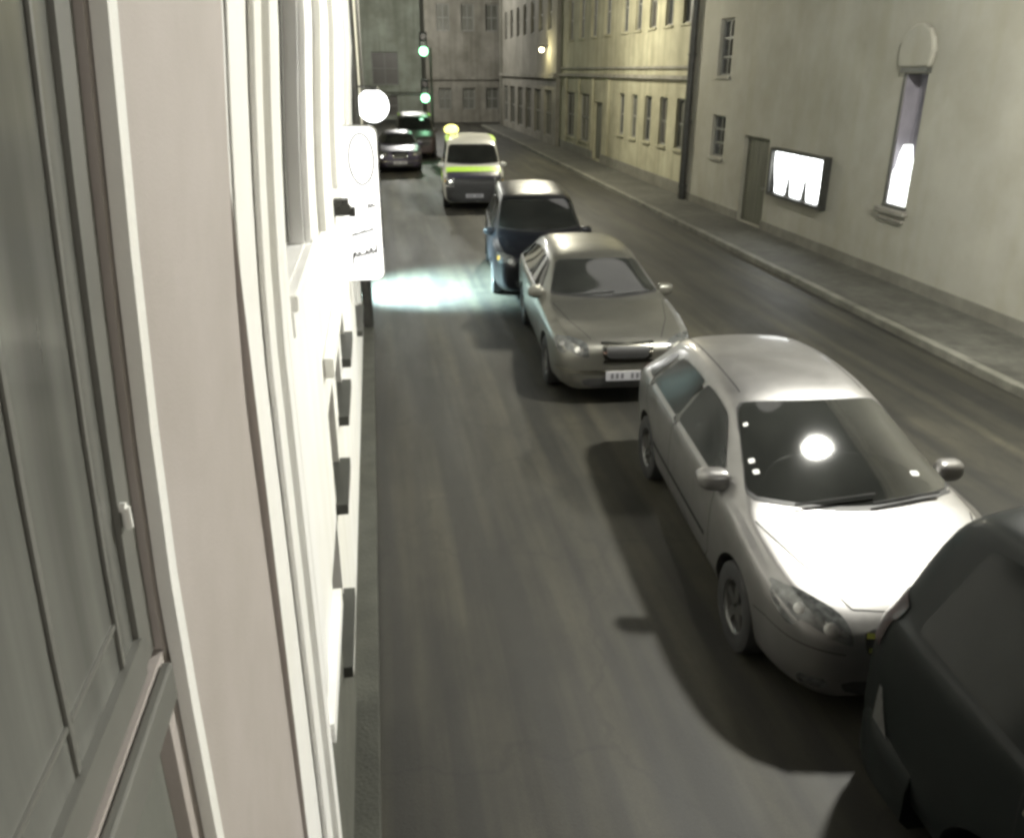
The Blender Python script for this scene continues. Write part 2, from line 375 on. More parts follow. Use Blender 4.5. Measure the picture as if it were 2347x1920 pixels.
mb = MB(); fbox(mb, fR, 14.42, 15.17, 1.472, 1.535, -.04, -.003); fbox(mb, fR, 15.125, 15.17, 1.54, 3.85, -.025, -.003); mb.build('niche_frame', M['frame_d'], museum)

# ---- the lit poster case on that wall
case = thing('poster_case', 'black framed wall case with three glowing white posters', 'display case', (XR, 18.65, 1.06))
mb = MB(); u0, u1, v0, v1 = 17.3, 19.98, 1.06, 2.17
fbox(mb, fR, u0, u1, v0, v1, -.05, -.002); fbox(mb, fR, u0, u1, v1 - .07, v1, -.16, -.052); fbox(mb, fR, u0, u1, v0, v0 + .07, -.16, -.052)
fbox(mb, fR, u0, u0 + .1, v0 + .07, v1 - .07, -.16, -.052); fbox(mb, fR, u1 - .1, u1, v0 + .07, v1 - .07, -.16, -.052)
mb.build('frame', M['iron'], case)
pw = (u1 - u0 - .24) / 3
for i in range(3):
    a = u0 + .12 + i * pw; b = a + pw; k = .17
    pl = [(a + k, v0 + .09), (b - k, v0 + .09), (b - .11, v0 + .4), (b - .03, v0 + .74), (b - .012, v1 - .09), (a + .012, v1 - .09), (a + .03, v0 + .74), (a + .11, v0 + .4)]
    p = MB(); p.prism(pl, fR, -.075, -.053); p.build('poster', M['posterlit'], case)

# ---- second house on the right, with its row of windows
fB = lambda u, v, w: (XR + .12 + w, u, v)
house = thing('townhouse', 'cream house with a row of five narrow windows beyond the drainpipe', 'house', (XR, 35, 0))
hB = [(26.95 + i * 1.72, 27.75 + i * 1.72, 1.5, 3.05) for i in range(5)] + [(26.95 + i * 1.72, 27.75 + i * 1.72, 5.25, 7.0) for i in range(5)]
hB += [(37.2, 38.6, .2, 2.6), (39.6, 41.4, .8, 2.9), (42.6, 44.4, .8, 2.9)] + [(36.4 + i * 2.3, 37.3 + i * 2.3, 5.25, 7.0) for i in range(4)]
wall('wall', M['stucco_b'], house, fB, 26.02, 46, 0, 9.5, hB, .22, 9)
mb = MB(); fbox(mb, fB, 26.03, 37.18, 0, .5, -.04, -.002); fbox(mb, fB, 38.62, 45.99, 0, .5, -.04, -.002); mb.build('plinth', M['plinth'], house)
for h in hB:
    if h[2] == .2:
        d = MB(); fbox(d, fB, h[0] + .01, h[1] - .01, .2, h[3] - .01, .12, .2)
        fbox(d, fB, h[0] + .1, (h[0] + h[1]) / 2 - .05, .3, 2.4, .09, .118); fbox(d, fB, (h[0] + h[1]) / 2 + .05, h[1] - .1, .3, 2.4, .09, .118); d.build('door', M['door'], house)
    else: window(house, fB, h[0] + .003, h[1] - .003, h[2] + .003, h[3] - .003, .14, M['frame'], M['glass'], 1, 1, M['stucco_b'], .06)
mb = MB(); fbox(mb, fB, 26.03, 46, 3.62, 3.74, -.14, -.002); fbox(mb, fB, 26.03, 46, 3.95, 4.03, -.08, -.002); fbox(mb, fB, 26.03, 46, 9.2, 9.55, -.3, -.002); mb.build('cornice', M['stucco_c'], house)
mb = MB()
for i in range(4): mb = MB(); fbox(mb, fB, 36.1 + i * 2.7, 36.45 + i * 2.7, .51, 3.6, -.07, -.002); mb.build('pilaster', M['stucco_b'], house)

pipe = thing('drainpipe', 'dark vertical drainpipe between the plain wall and the cream house', 'drainpipe', (XR - .1, 26, .12))
mb = MB(); mb.tube((XR - .14, 25.95, .12), (XR - .14, 25.95, 10.4), .115, seg=16); mb.build('pipe', M['iron'], pipe, True)
for z in (.5, 2.4, 4.3, 6.2): mb = MB(); mb.tube((XR - .14, 25.95, z), (XR - .14, 25.95, z + .06), .135, seg=16); mb.box(XR - .14, XR + .01, 25.93, 25.97, z, z + .05); mb.build('bracket', M['iron'], pipe)

fC = lambda u, v, w: (XR - .1 + w, u, v)
house3 = thing('corner_house', 'grey house with shop openings at the far right corner', 'house', (XR, 56, 0))
hC = [(47.2 + i * 3.1, 49.2 + i * 3.1, .5, 2.9) for i in range(6)] + [(47.4 + i * 2.6, 48.5 + i * 2.6, 5.9, 7.6) for i in range(7)]
wall('wall', M['stucco_c'], house3, fC, 46.02, 66, 0, 9, hC, .25, 9)
for h in hC: window(house3, fC, h[0] + .003, h[1] - .003, h[2] + .003, h[3] - .003, .15, M['frame'], M['curtain'], 1, 1, None, .07)
mb = MB(); fbox(mb, fC, 46.03, 66, 3.5, 3.75, -.16, -.002); mb.build('cornice', M['stucco_c'], house3)
mb = MB(); fbox(mb, fC, 65.3, 66.0, 0, 9, -.12, -.002); mb.build('corner_pier', M['plinth'], house3)

# ---- houses across the end of the street
fE = lambda u, v, w: (u, 76 + w, v)
end = thing('end_house', 'pale house, signal green tinted in, closing the street behind the traffic light', 'house', (2, 76, 0))
hE = [(.15, 2.35, 2.75, 5.3), (-2.6, -.9, 2.75, 5.3), (.3, 2.2, .3, 1.9)]
wall('wall', M['stucco_d'], end, fE, -6, 4.3, 0, 12, hE, .3, 9)
for h in hE: window(end, fE, h[0] + .003, h[1] - .003, h[2] + .003, h[3] - .003, .2, M['frame'], M['blind'], 1, 1, M['stucco_d'], .09)
mb = MB(); fbox(mb, fE, -6, 4.28, 2.2, 2.5, -.2, -.002); mb.build('cornice', M['stucco_d'], end)
fF = lambda u, v, w: (u, 71 + w, v)
end2 = thing('brown_house', 'grey brown house front facing down the street behind the van', 'house', (8, 71, 0))
hF = [(5.3, 6.3, 1.0, 2.6), (7.2, 8.2, 1.0, 2.6), (9.1, 10.1, 1.0, 2.6), (5.3, 6.3, 6.7, 8.6), (7.2, 8.2, 6.7, 8.6), (9.1, 10.1, 6.7, 8.6)]
wall('wall', M['stucco_c'], end2, fF, 4.35, 22, 0, 11, hF, .3, 9)
for h in hF: window(end2, fF, h[0] + .003, h[1] - .003, h[2] + .003, h[3] - .003, .2, M['frame'], M['curtain'], 1, 1, None, .08)
mb = MB(); fbox(mb, fF, 4.36, 22, 3.2, 3.4, -.15, -.002); mb.build('cornice', M['stucco_c'], end2)

# ------------------------------------------------------------------ left: the camera's own house, seen along its front
def bow(z): return .045 * max(0, (min(z, 4.15) - 3.05) / .85) ** 1.6
fL = lambda u, v, w: (-.36 - w + bow(v), u, v)
vc = [z * .2 for z in range(0, 26)]
own = thing('stucco_house', 'pink and white stucco house front running along the left edge', 'house', (-.36, 5, 0))
DOORY = (14.35, 16.9)
hL = [(-.9, 1.085, 3.1, 5.2, .02), (-.9, 1.05, .3, 3.02, .03), (3.12, 4.06, 3.14, 5.0, .16), (3.80, 4.45, .9, 1.42, .16),
      (4.55, 5.10, 1.5, 2.06, .16), (5.45, 6.10, 1.70, 2.10, .16), (6.40, 7.05, 1.80, 2.12, .16), (10.2, 11.4, .9, 2.6, .16)]
pk = MB()
wall('wall', M['pink'], own, fL, -4, 2.04, 0, 9.6, hL[:2], .1, 6, vcut=vc)
wall('front', M['white'], own, fL, 2.043, 13.4, 0, 9.6, hL[2:], .1, 6, vcut=vc)
# window A right beside the camera
wf = MB()
fbox(wf, fL, 1.02, 1.08, 3.11, 5.15, .009, .018, 12); fbox(wf, fL, -.85, 1.018, 3.11, 3.17, .004, .018)
wf = wf.build('window', M['frame'], own)
p = MB()
for i in range(10): p.add([fL(-.88, 3.12 + i * .2, .016), fL(1.03, 3.12 + i * .2, .016), fL(1.03, 3.32 + i * .2, .016), fL(-.88, 3.32 + i * .2, .016)], [(0, 1, 2, 3)])
p.build('pane', M['glass_n'], wf)
bd = MB(); fbox(bd, fL, .955, .964, 3.171, 5.15, .0115, .0155, 12); bd.build('glazing_bead', M['frame'], wf)
bd = MB(); fbox(bd, fL, .772, .782, 3.171, 5.15, .012, .0155, 12); bd.build('mullion', M['frame'], wf)
bd = MB(); fbox(bd, fL, -.85, .770, 3.235, 3.243, .012, .0155); fbox(bd, fL, .784, .953, 3.235, 3.243, .012, .0155); bd.build('transom', M['frame'], wf)
bd = MB(); fbox(bd, fL, -.88, 1.06, 3.03, 3.095, -.018, -.002); bd.build('sill', M['frame'], wf, bevel=.004)
bd = MB(); fbox(bd, fL, -.86, .70, .35, 2.98, .008, .028); fbox(bd, fL, .73, 1.02, .35, 2.98, .012, .028); bd.build('parapet_panel', M['panel'], own)
hd = MB(); hd.tube((-.376, 1.03, 3.37), (-.352, 1.03, 3.37), .007); hd.tube((-.353, 1.03, 3.37), (-.353, 1.03, 3.34), .006); hd.build('handle', M['white'], wf, True)  # handle coloured white to paint in its pale glint
mb = MB(); fbox(mb, fL, 1.10, 1.14, .3, 9, -.022, -.002, 36); mb.build('edge_moulding', M['white'], own)
mb = MB()
for a, b, t in ((2.07, 2.36, .007), (2.42, 2.58, .02), (2.64, 2.76, .035), (2.9, 3.06, .02)):
    mb = MB(); fbox(mb, fL, a, b, 1.42 if a > 2.7 else .02, 9.2, -t, -.002, 36); mb.build('moulding', M['white'], own, bevel=.008)
for a, b, t in ((4.10, 4.34, .03), (4.42, 4.66, .015), (5.12, 5.85, .045), (6.1, 6.6, .02), (7.1, 8.4, .045), (8.8, 10, .03), (11.5, 13.2, .05)):
    mb = MB(); fbox(mb, fL, a, b, 3.01 if a > 4.36 else 3.14, 9.2, -t, -.002, 26); mb.build('moulding', M['white'], own, bevel=.008)
w2 = MB(); fbox(w2, fL, 3.13, 3.2, 3.16, 4.98, .06, .155, 9); fbox(w2, fL, 3.55, 3.62, 3.16, 4.98, .10, .155, 9); fbox(w2, fL, 3.98, 4.05, 3.16, 4.98, .06, .155, 9)
w2 = w2.build('window', M['frame'], own)
p = MB()
for i in range(9): p.add([fL(3.14, 3.16 + i * .2, .15), fL(4.04, 3.16 + i * .2, .15), fL(4.04, 3.36 + i * .2, .15), fL(3.14, 3.36 + i * .2, .15)], [(0, 1, 2, 3)])
p.build('pane', M['glass_l'], w2)
s_ = MB(); fbox(s_, fL, 3.08, 4.12, 3.07, 3.136, -.045, .05); fbox(s_, fL, 3.14, 4.08, 2.95, 3.068, -.02, -.002); s_.build('sill', M['white'], w2, bevel=.01)
mb = MB(); fbox(mb, fL, 2.775, 3.78, .03, 1.295, -.02, -.002); fbox(mb, fL, 3.781, 4.46, .03, .82, -.02, -.002); mb.build('plinth', M['plinth_d'], own)
mb = MB(); fbox(mb, fL, 2.77, 3.76, 1.30, 1.40, -.05, -.002); mb.build('string_course', M['white'], own)
for h in hL[3:]:
    window(own, fL, h[0] + .003, h[1] - .003, h[2] + .003, h[3] - .003, .145, M['frame'], M['glass_l'], 1, 0, M['frame_d'])
mb = MB()
fbox(mb, fL, 4.5, 13.3, 2.30, 2.42, -.06, -.002); mb.build('shopfront_band', M['white'], own, bevel=.01)
fl2 = lambda u, v, w: (-.40 - w, u, v)
own2 = thing('shop_house', 'white shop house with the bluish lit doorway beyond the sign', 'house', (-.4, 18, 0))
hS = [(DOORY[0], DOORY[1], .03, 2.55, 1.4), (18.2, 19.8, .6, 2.5, .15), (21, 22.6, .6, 2.5, .15), (24, 25.6, .6, 2.5, .15), (28, 29.6, .6, 2.5, .15)]
wall('wall', M['white'], own2, fl2, 13.44, 34, 0, 9, hS, .15, 8)
for h in hS[1:]: window(own2, fl2, h[0] + .003, h[1] - .003, h[2] + .003, h[3] - .003, .1, M['frame_d'], M['glass'], 1, 0, M['white'])
mb = MB(); fbox(mb, fl2, DOORY[0] + .05, DOORY[1] - .05, .05, 2.5, 1.36, 1.39); mb.build('lit_doorway', M['door_lit'], own2)
sp = MB(); sp.tube((-.95, 15.62, 2.38), (-.95, 15.62, 2.54), .11, seg=18); sp = sp.build('door_lamp', M['iron'], own2, True)
e = MB(); e.tube((-.95, 15.62, 2.37), (-.95, 15.62, 2.379), .09, seg=18); e.build('diffuser', M['globe'], sp)
o = lamp('doorway_beam', 'SPOT', (-.95, 15.62, 2.35), 30000, (.66, .95, 1.0), own2, spot_size=R(70), spot_blend=1.0, shadow_soft_size=.22)
o.rotation_euler = Vector((2.0, .3, -2.5)).to_track_quat('-Z', 'Y').to_euler()
own3 = thing('far_left_house', 'grey house further along the left side of the street', 'house', (-.45, 50, 0))
f3 = lambda u, v, w: (-.5 - w, u, v)
hG = [(35 + i * 4, 36.6 + i * 4, .8, 2.6) for i in range(7)]
wall('wall', M['stucco_c'], own3, f3, 34.05, 64, 0, 9, hG, .2, 8)
for h in hG: window(own3, f3, h[0] + .003, h[1] - .003, h[2] + .003, h[3] - .003, .12, M['frame_d'], M['glass'], 1, 1, None)
pl = MB(); pl.tube((-.27, 13.35, .0), (-.27, 13.35, 9.2), .085, seg=14)
for z in (1.2, 3.2, 5.2): pl.box(-.40, -.26, 13.33, 13.37, z, z + .05)
tag(pl.build('drainpipe', M['iron'], smooth=True), 'thin dark drainpipe at the far end of the white mouldings', 'drainpipe')

# ------------------------------------------------------------------ the lit projecting shop sign
SY = 9.0
sign = thing('shop_sign', 'tall glowing white projecting sign box with oval emblem on the left house', 'sign', (-.2, SY, 2.0))
fS = lambda u, v, w: (u, SY + w, v)
x0, x1, z0, z1 = -.50, .03, 1.80, 3.38
def rr(a, b, c, d, r, n=6):
    pts = []
    for cx, cy, t0 in ((b - r, c + r, -90), (b - r, d - r, 0), (a + r, d - r, 90), (a + r, c + r, 180)):
        pts += [(cx + r * math.cos(R(t0 + 90 * i / n)), cy + r * math.sin(R(t0 + 90 * i / n))) for i in range(n + 1)]
    return pts
mb = MB(); mb.prism(rr(x0, x1, z0, z1, .09), fS, .012, .19); body = mb.build('casing', M['steel'], sign)
mb = MB(); mb.prism(rr(x0 + .004, x1 - .012, z0 + .01, z1 - .01, .085), fS, -.004, .011); face = mb.build('lit_face', M['sign'], sign)
mb = MB(); mb.prism(rr(x0 + .004, x1 - .012, z0 + .01, z1 - .01, .085), fS, .191, .206); mb.build('lit_face', M['sign'], sign)
mb = MB(); fbox(mb, fS, x1 - .010, x1 + .006, z0 + .35, z1 - .35, .0, .2); mb.build('edge_strip', M['iron'], sign)
ring = [(-.145 + .125 * math.cos(t), 3.06 + .25 * math.sin(t)) for t in (2 * math.pi * i / 40 for i in range(41))]
def stroke(mb, pts, wd):
    for (a, b), (c, d) in zip(pts[:-1], pts[1:]):
        L = math.hypot(c - a, d - b) or 1e-6; nx, ny = -(d - b) / L * wd / 2, (c - a) / L * wd / 2
        mb.prism([(a - nx, b - ny), (c - nx, d - ny), (c + nx, d + ny), (a + nx, b + ny)], fS, -.009, -.005)
mb = MB(); stroke(mb, ring, .022); mb.build('oval_emblem', M['ink'], sign)
mb = MB()
def scribble(x, z, w, h, n, up):
    return [(x + w * i / n, z + up * w * i / n + h * (.5 - .5 * math.cos(i * 2.4)) * (.6 + .4 * math.sin(i * 1.7))) for i in range(n + 1)]
stroke(mb, scribble(-.11, 2.56, .09, .06, 8, .3), .018)
stroke(mb, scribble(-.29, 2.28, .23, .03, 22, .28), .020)
stroke(mb, scribble(-.29, 2.05, .25, .07, 16, .22), .024)
stroke(mb, [(-.29, 2.10), (-.30, 1.985)], .022); stroke(mb, [(-.05, 2.10), (-.045, 2.19)], .022)
mb.build('script_lettering', M['ink'], sign)
mb = MB(); mb.box(-.52, -.36, SY - .25, SY - .08, 2.86, 2.99); mb.box(-.40, -.33, SY - .2, SY - .1, 2.84, 2.93); mb.box(-.46, -.40, SY - .15, SY + .1, 2.89, 2.94)
br = MB(); br.box(-.37, -.24, 7.02, 7.16, 2.80, 2.93); br.box(-.24, -.19, 7.04, 7.14, 2.79, 2.86); br.tube((-.26, 7.02, 2.865), (-.26, 6.98, 2.865), .045); br.tube((-.32, 7.02, 2.90), (-.32, 6.99, 2.90), .03)
tag(br.build('wall_bracket', M['iron'], bevel=.008), 'small black box fixed to the wall beside the glowing shop sign', 'bracket')

# ---- round lit lantern sign further down
lan = thing('round_light_sign', 'blurred round white lamp glowing above the sign, far down the left wall', 'lamp', (-.1, 24, 2.9))
mb = MB(); mb.ball((.02, 24, 3.02), .42, .30, .42); mb.build('globe', M['globe'], lan, True)
mb = MB(); mb.tube((-.42, 24, 3.5), (.02, 24, 3.5), .025); mb.tube((.02, 24, 3.5), (.02, 24, 3.4), .16, .2, 16); mb.tube((-.415, 24, 3.4), (-.415, 24, 3.6), .06); mb.build('arm', M['iron'], lan)
lamp('lantern_light', 'POINT', (.75, 23.6, 3.0), 120, (1, 1, .96), lan, shadow_soft_size=.3)

# ---- traffic light
tl = thing('traffic_light', 'grey mast with two green lit signals above the far cars', 'traffic light', (2.75, 44, 0))
mb = MB(); mb.tube((2.95, 44.1, 0), (2.95, 44.1, 4.9), .07, .055, 12); mb.tube((2.95, 44.1, 2.78), (.9, 44.1, 2.78), .035); mb.tube((2.95, 44.1, 4.75), (2.6, 44.1, 4.75), .04); mb.build('mast', M['iron'], tl, True)
for zc in (2.62, 4.72):
    hb = MB(); hb.box(2.42, 2.78, 43.82, 44.04, zc - .18, zc + .86); hb = hb.build('signal_head', M['trim'], tl, bevel=.03)
    for k in range(3):
        ln = MB(); ln.tube((2.6, 43.80, zc + .02 + k * .32), (2.6, 43.819, zc + .02 + k * .32), (.21 if k == 0 else .13), seg=20); ln.build('lens', M['greenlamp'] if k == 0 else M['deadlamp'], hb)
        vz = MB(); vz.lathe([(.16, 0), (.175, -.14)], (2.6, 43.82, zc + .02 + k * .32), 'y', 16)
        if k: vz.build('visor', M['trim'], hb)
    lamp('signal_glow', 'POINT', (2.6, 43.5, zc), 30, (.45, 1, .6), tl, shadow_soft_size=.15)

# ---- street lamps hung over the road (far-crossing and rear ones are added fill; the near one mirrors in the silver car's windscreen)
def street_lamp(y, label, power, x=5.9, z=7.2, col=LAMP_COL):
    t = thing('street_lamp', label, 'street lamp', (x, y, z), 'lamps hung over the road')
    mb = MB(); mb.lathe([(.03, .32), (.10, .28), (.14, .16), (.30, .08), (.34, 0), (.30, -.01)], (x, y, z), 'z', 24); mb.build('housing', M['steel'], t, True)
    mb = MB(); mb.ball((x, y, z - .03), .24, .24, .12); mb.build('diffuser', M['lampface'], t, True)
    lamp('lamp_light', 'POINT', (x, y, z - .25), power, col, t, shadow_soft_size=.26)
    w = MB(); n = 14
    w.path([(XL - .1 + (XR - XL + .2) * i / n, y, z + .75 - .42 * math.sin(math.pi * i / n)) for i in range(n + 1)], .012, 6)
    tag(w.build('span_wire', M['wire']), 'thin wire carrying the ' + label, 'wire', 'lamp span wires')
street_lamp(7.0, 'street lamp hanging over the silver hatchback', LAMP_POWER)
street_lamp(31.0, 'street lamp hanging beyond the yellow striped van', LAMP_POWER * .58, col=(1.0, .94, .73))
street_lamp(62.0, 'added unseen lamp brightening the house at the far crossing', 5000, 2.5, 10.2)  # lamp added above the view to brighten the end house
street_lamp(-14.0, 'added unseen fill lamp behind the camera, lifting the shadows', LAMP_POWER * .5, 4.6)  # lamp added out of view as fill for the shadows
wlm = thing('wall_lantern', 'small bright lantern high on the far right house', 'lamp', (XR - .3, 48.3, 4.9))
mb = MB(); mb.tube((XR - .1, 48.3, 5.1), (XR - .45, 48.3, 5.1), .025); mb.tube((XR - .45, 48.3, 5.12), (XR - .45, 48.3, 5.0), .06, .16, 14); mb.build('arm', M['iron'], wlm)
mb = MB(); mb.ball((XR - .45, 48.3, 4.92), .12); mb.build('globe', M['bulb'], wlm, True)
lamp('lantern_light', 'POINT', (XR - .75, 48.0, 4.8), 160, (1, .9, .5), wlm, shadow_soft_size=.12)

# ------------------------------------------------------------------ cars
def interp(st, key, y):
    for a, b in zip(st[:-1], st[1:]):
        if a['y'] <= y <= b['y']:
            t = (y - a['y']) / (b['y'] - a['y'] or 1); return a[key] * (1 - t) + b[key] * t
    return st[0][key] if y < st[0]['y'] else st[-1][key]
KEYS = ('y', 'zt', 'zs', 'w', 'wr', 'z0')
def st_list(rows): return [dict(zip(KEYS, r)) for r in rows]

def car(name, label, cat, loc, yaw, rows, pm, wheels, wr=.31, spec=None, group=None, detail=2):
    """rows = stations from the nose (y 0) to the tail: y, top z, shoulder z, half width, roof half width, bottom z"""
    sp = spec or {}
    st = st_list(rows); L = st[-1]['y']
    root = thing(name, label, cat, loc, group); root.rotation_euler = (0, 0, yaw); root['_local'] = 1; root.scale = (sp.get('scale', 1), sp.get('scale', 1), sp.get('scale', 1) * sp.get('low', 1))
    # --- control cage
    half = []
    for s in st:
        g_ = max(0, s['zt'] - s['zs']); green = g_ > .22
        z0, zs, w, wr_, zt = s['z0'], s['zs'], s['w'], s['wr'], s['zt']
        ed = min(.075, .3 * g_)
        half.append([(0, z0), (.80 * w, z0), (.965 * w, z0 + .07), (w, z0 + .45 * (zs - z0)), (.995 * w, zs - .10 * (zs - z0)), (.965 * w, zs), (.925 * w if green else .90 * w, zs + (.035 if green else .35 * g_)),
                     (wr_, zt - ed), (wr_ * .80, zt - ed * .28), (wr_ * .4, zt - ed * .05), (0, zt)])
    n = len(half[0]); bm = bmesh.new(); ring = []
    for s, hf in zip(st, half):
        ring.append([bm.verts.new((x, s['y'] + s.get('dy', 0), z)) for x, z in hf] + [bm.verts.new((-x, s['y'], z)) for x, z in hf[1:-1]])
    def idx(i): return i
    order = list(range(n)) + [n + k for k in range(n - 3, -1, -1)]   # closed loop: right side up, left side down
    order = list(range(n)) + list(range(n + n - 3, n - 1, -1))
    cr = bm.edges.layers.float.new('crease_edge')
    for a, b in zip(ring[:-1], ring[1:]):
        for i in range(len(order)):
            p, q = order[i], order[(i + 1) % len(order)]
            bm.faces.new((a[p], b[p], b[q], a[q]))
    for rg in (ring[0], ring[-1]):
        for i in range(n - 1):
            l0 = rg[i]; l1 = rg[i + 1]; m0 = rg[i] if i == 0 else rg[n + i - 1]; m1 = rg[i + 1] if i + 1 == n - 1 else rg[n + i]
            vs_ = []
            for v in (l0, l1, m1, m0):
                if v not in vs_: vs_.append(v)
            bm.faces.new(vs_)
    bm.edges.ensure_lookup_table()
    loops = {}
    for rg in ring:
        for k in range(n):
            loops[rg[k]] = k
            if 0 < k < n - 1: loops[rg[n + k - 1]] = k
    for e in bm.edges:
        a, b = loops[e.verts[0]], loops[e.verts[1]]
        if a == b: e[cr] = {1: .6, 5: .55, 6: .35, 7: .4}.get(a, 0)
    for k in sp.get('crease_st', ()):
        for e in bm.edges:
            if e.verts[0] in ring[k] and e.verts[1] in ring[k]: e[cr] = .45
    bmesh.ops.recalc_face_normals(bm, faces=bm.faces)
    me = bpy.data.meshes.new('body'); bm.to_mesh(me); bm.free()
    tmp = bpy.data.objects.new('tmp', me); COL.objects.link(tmp)
    ss = tmp.modifiers.new('s', 'SUBSURF'); ss.levels = 3 if detail > 1 else 2; ss.render_levels = ss.levels
    cuts = []
    for (wy) in wheels:
        for sx in (-1, 1):
            w = interp(st, 'w', wy)
            c = MB(); c.tube((sx * (w - .27), wy, wr), (sx * (w + .2), wy, wr), wr + .055, seg=36); c.tube((sx * (w - .27), wy, wr * .35), (sx * (w + .2), wy, wr * .35), wr + .03, seg=36) if False else None
            co = c.build('cut', M['trim']); bo = tmp.modifiers.new('b', 'BOOLEAN'); bo.operation = 'DIFFERENCE'; bo.object = co; bo.solver = 'EXACT'; bo.material_mode = 'TRANSFER'; cuts.append(co)
    me.materials.append(pm)
    dg = bpy.context.evaluated_depsgraph_get(); dg.update()
    nm = bpy.data.meshes.new_from_object(tmp.evaluated_get(dg))
    # the uncut skin guides the panels
    for m_ in list(tmp.modifiers):
        if m_.type == 'BOOLEAN': tmp.modifiers.remove(m_)
    dg.update(); sk = bpy.data.meshes.new_from_object(tmp.evaluated_get(dg))
    bvh = BVHTree.FromPolygons([v.co[:] for v in sk.vertices], [p.vertices[:] for p in sk.polygons])
    bpy.data.meshes.remove(sk)
    for o in cuts: bpy.data.objects.remove(o)
    bpy.data.objects.remove(tmp)
    b2 = bmesh.new(); b2.from_mesh(nm)
    for f in b2.faces: f.smooth = True
    for e in b2.edges:
        if len(e.link_faces) == 2 and e.calc_face_angle(0) > R(40): e.smooth = False
    b2.to_mesh(nm); b2.free(); nm.name = 'body'
    body = bpy.data.objects.new('body', nm); COL.objects.link(body); body.parent = root
    def near(p, off):
        q, nn, _, _ = bvh.find_nearest(Vector(p)); 
        return q + nn * off, nn
    def panel(nm_, m_, quad, off=.004, nu=24, nv=16, bow=(0, 0, 0, 0), rnd=0.0, parent=root, thick=.0):
        """quad: bottom-left, bottom-right, top-right, top-left guesses; bow bends bottom, top (in y) and the two sides"""
        bl, br, tr, tl_ = [Vector(q) for q in quad]; mb = MB(); vs = []
        for j in range(nv + 1):
            v = j / nv; k = 1.0
            if rnd:
                dd = min(v, 1 - v)
                if dd < rnd: k = 1 - rnd * .55 * (1 - math.sqrt(max(0, 1 - ((rnd - dd) / rnd) ** 2)))
            for i in range(nu + 1):
                u = .5 + (i / nu - .5) * k
                p = (bl * (1 - u) + br * u) * (1 - v) + (tl_ * (1 - u) + tr * u) * v
                p.y += (bow[0] * (1 - v) + bow[1] * v) * 4 * u * (1 - u); p.z += (bow[2] * (1 - v) + bow[3] * v) * 4 * u * (1 - u)
                vs.append(near(p, off)[0])
        mb.add(vs, [(j * (nu + 1) + i, j * (nu + 1) + i + 1, (j + 1) * (nu + 1) + i + 1, (j + 1) * (nu + 1) + i) for j in range(nv) for i in range(nu)])
        o = mb.build(nm_, m_, parent, True); return o
    def strip(nm_, m_, pts, wd=.008, off=.002, parent=root, closed=False):
        P_ = []
        for a, b in zip(pts[:-1], pts[1:]):
            for i in range(12): P_.append(Vector(a).lerp(Vector(b), i / 12))
        P_.append(Vector(pts[-1])); Q = [near(p, off) for p in P_]; mb = MB(); vs = []
        for i, (q, nn) in enumerate(Q):
            t = (Q[min(i + 1, len(Q) - 1)][0] - Q[max(i - 1, 0)][0]); t = t.normalized() if t.length > 1e-6 else Vector((0, 1, 0)); sd = t.cross(nn).normalized() * wd / 2
            vs += [q - sd, q + sd]
        mb.add(vs, [(2 * i, 2 * i + 1, 2 * i + 3, 2 * i + 2) for i in range(len(Q) - 1)])
        return mb.build(nm_, m_, parent, True)
    # --- windscreen, rear window, side windows
    GL = sp.get('glass', M['carglass'])
    ws = sp['ws']; (yb, zb, wb), (yt, zt_, wt) = ws
    cb = sp.get('bowb', -.17); ct = sp.get('bowt', -.06)
    panel('windscreen', GL, ((-wb, yb, zb), (wb, yb, zb), (wt, yt, zt_), (-wt, yt, zt_)), .008, 28, 18, (cb, ct, -.01, .02), .16)
    e_ = .022
    panel('windscreen_seal', M['trim'], ((-wb - e_, yb - .03, zb - .02), (wb + e_, yb - .03, zb - .02), (wt + e_, yt + .015, zt_ + .01), (-wt - e_, yt + .015, zt_ + .01)), .004, 28, 18, (cb - .01, ct, -.01, .02), .14)
    if 'rw' in sp:
        (yb2, zb2, wb2), (yt2, zt2, wt2) = sp['rw']
        panel('rear_window', GL, ((-wb2, yb2, zb2), (wb2, yb2, zb2), (wt2, yt2, zt2), (-wt2, yt2, zt2)), .007, 20, 12, (.05, .04, 0, .01), .2)
    for sx in (-1, 1):
        for (poly) in sp['side']:
            (a, b, c, d_) = poly   # (y,z) bottom front, bottom rear, top rear, top front
            X = lambda z: sx * (.86 if z < 1.2 else .72)
            q = [(sx * interp(st, 'w', p[0]) * (.95 if k < 2 else .8), p[0], p[1]) for k, p in enumerate((a, b, c, d_))]
            panel('side_window', sp.get('side_glass', M['tinted']), (q[0], q[1], q[2], q[3]), .006, 18, 10, (0, 0, 0, sp.get('sidebow', .02)), .12)
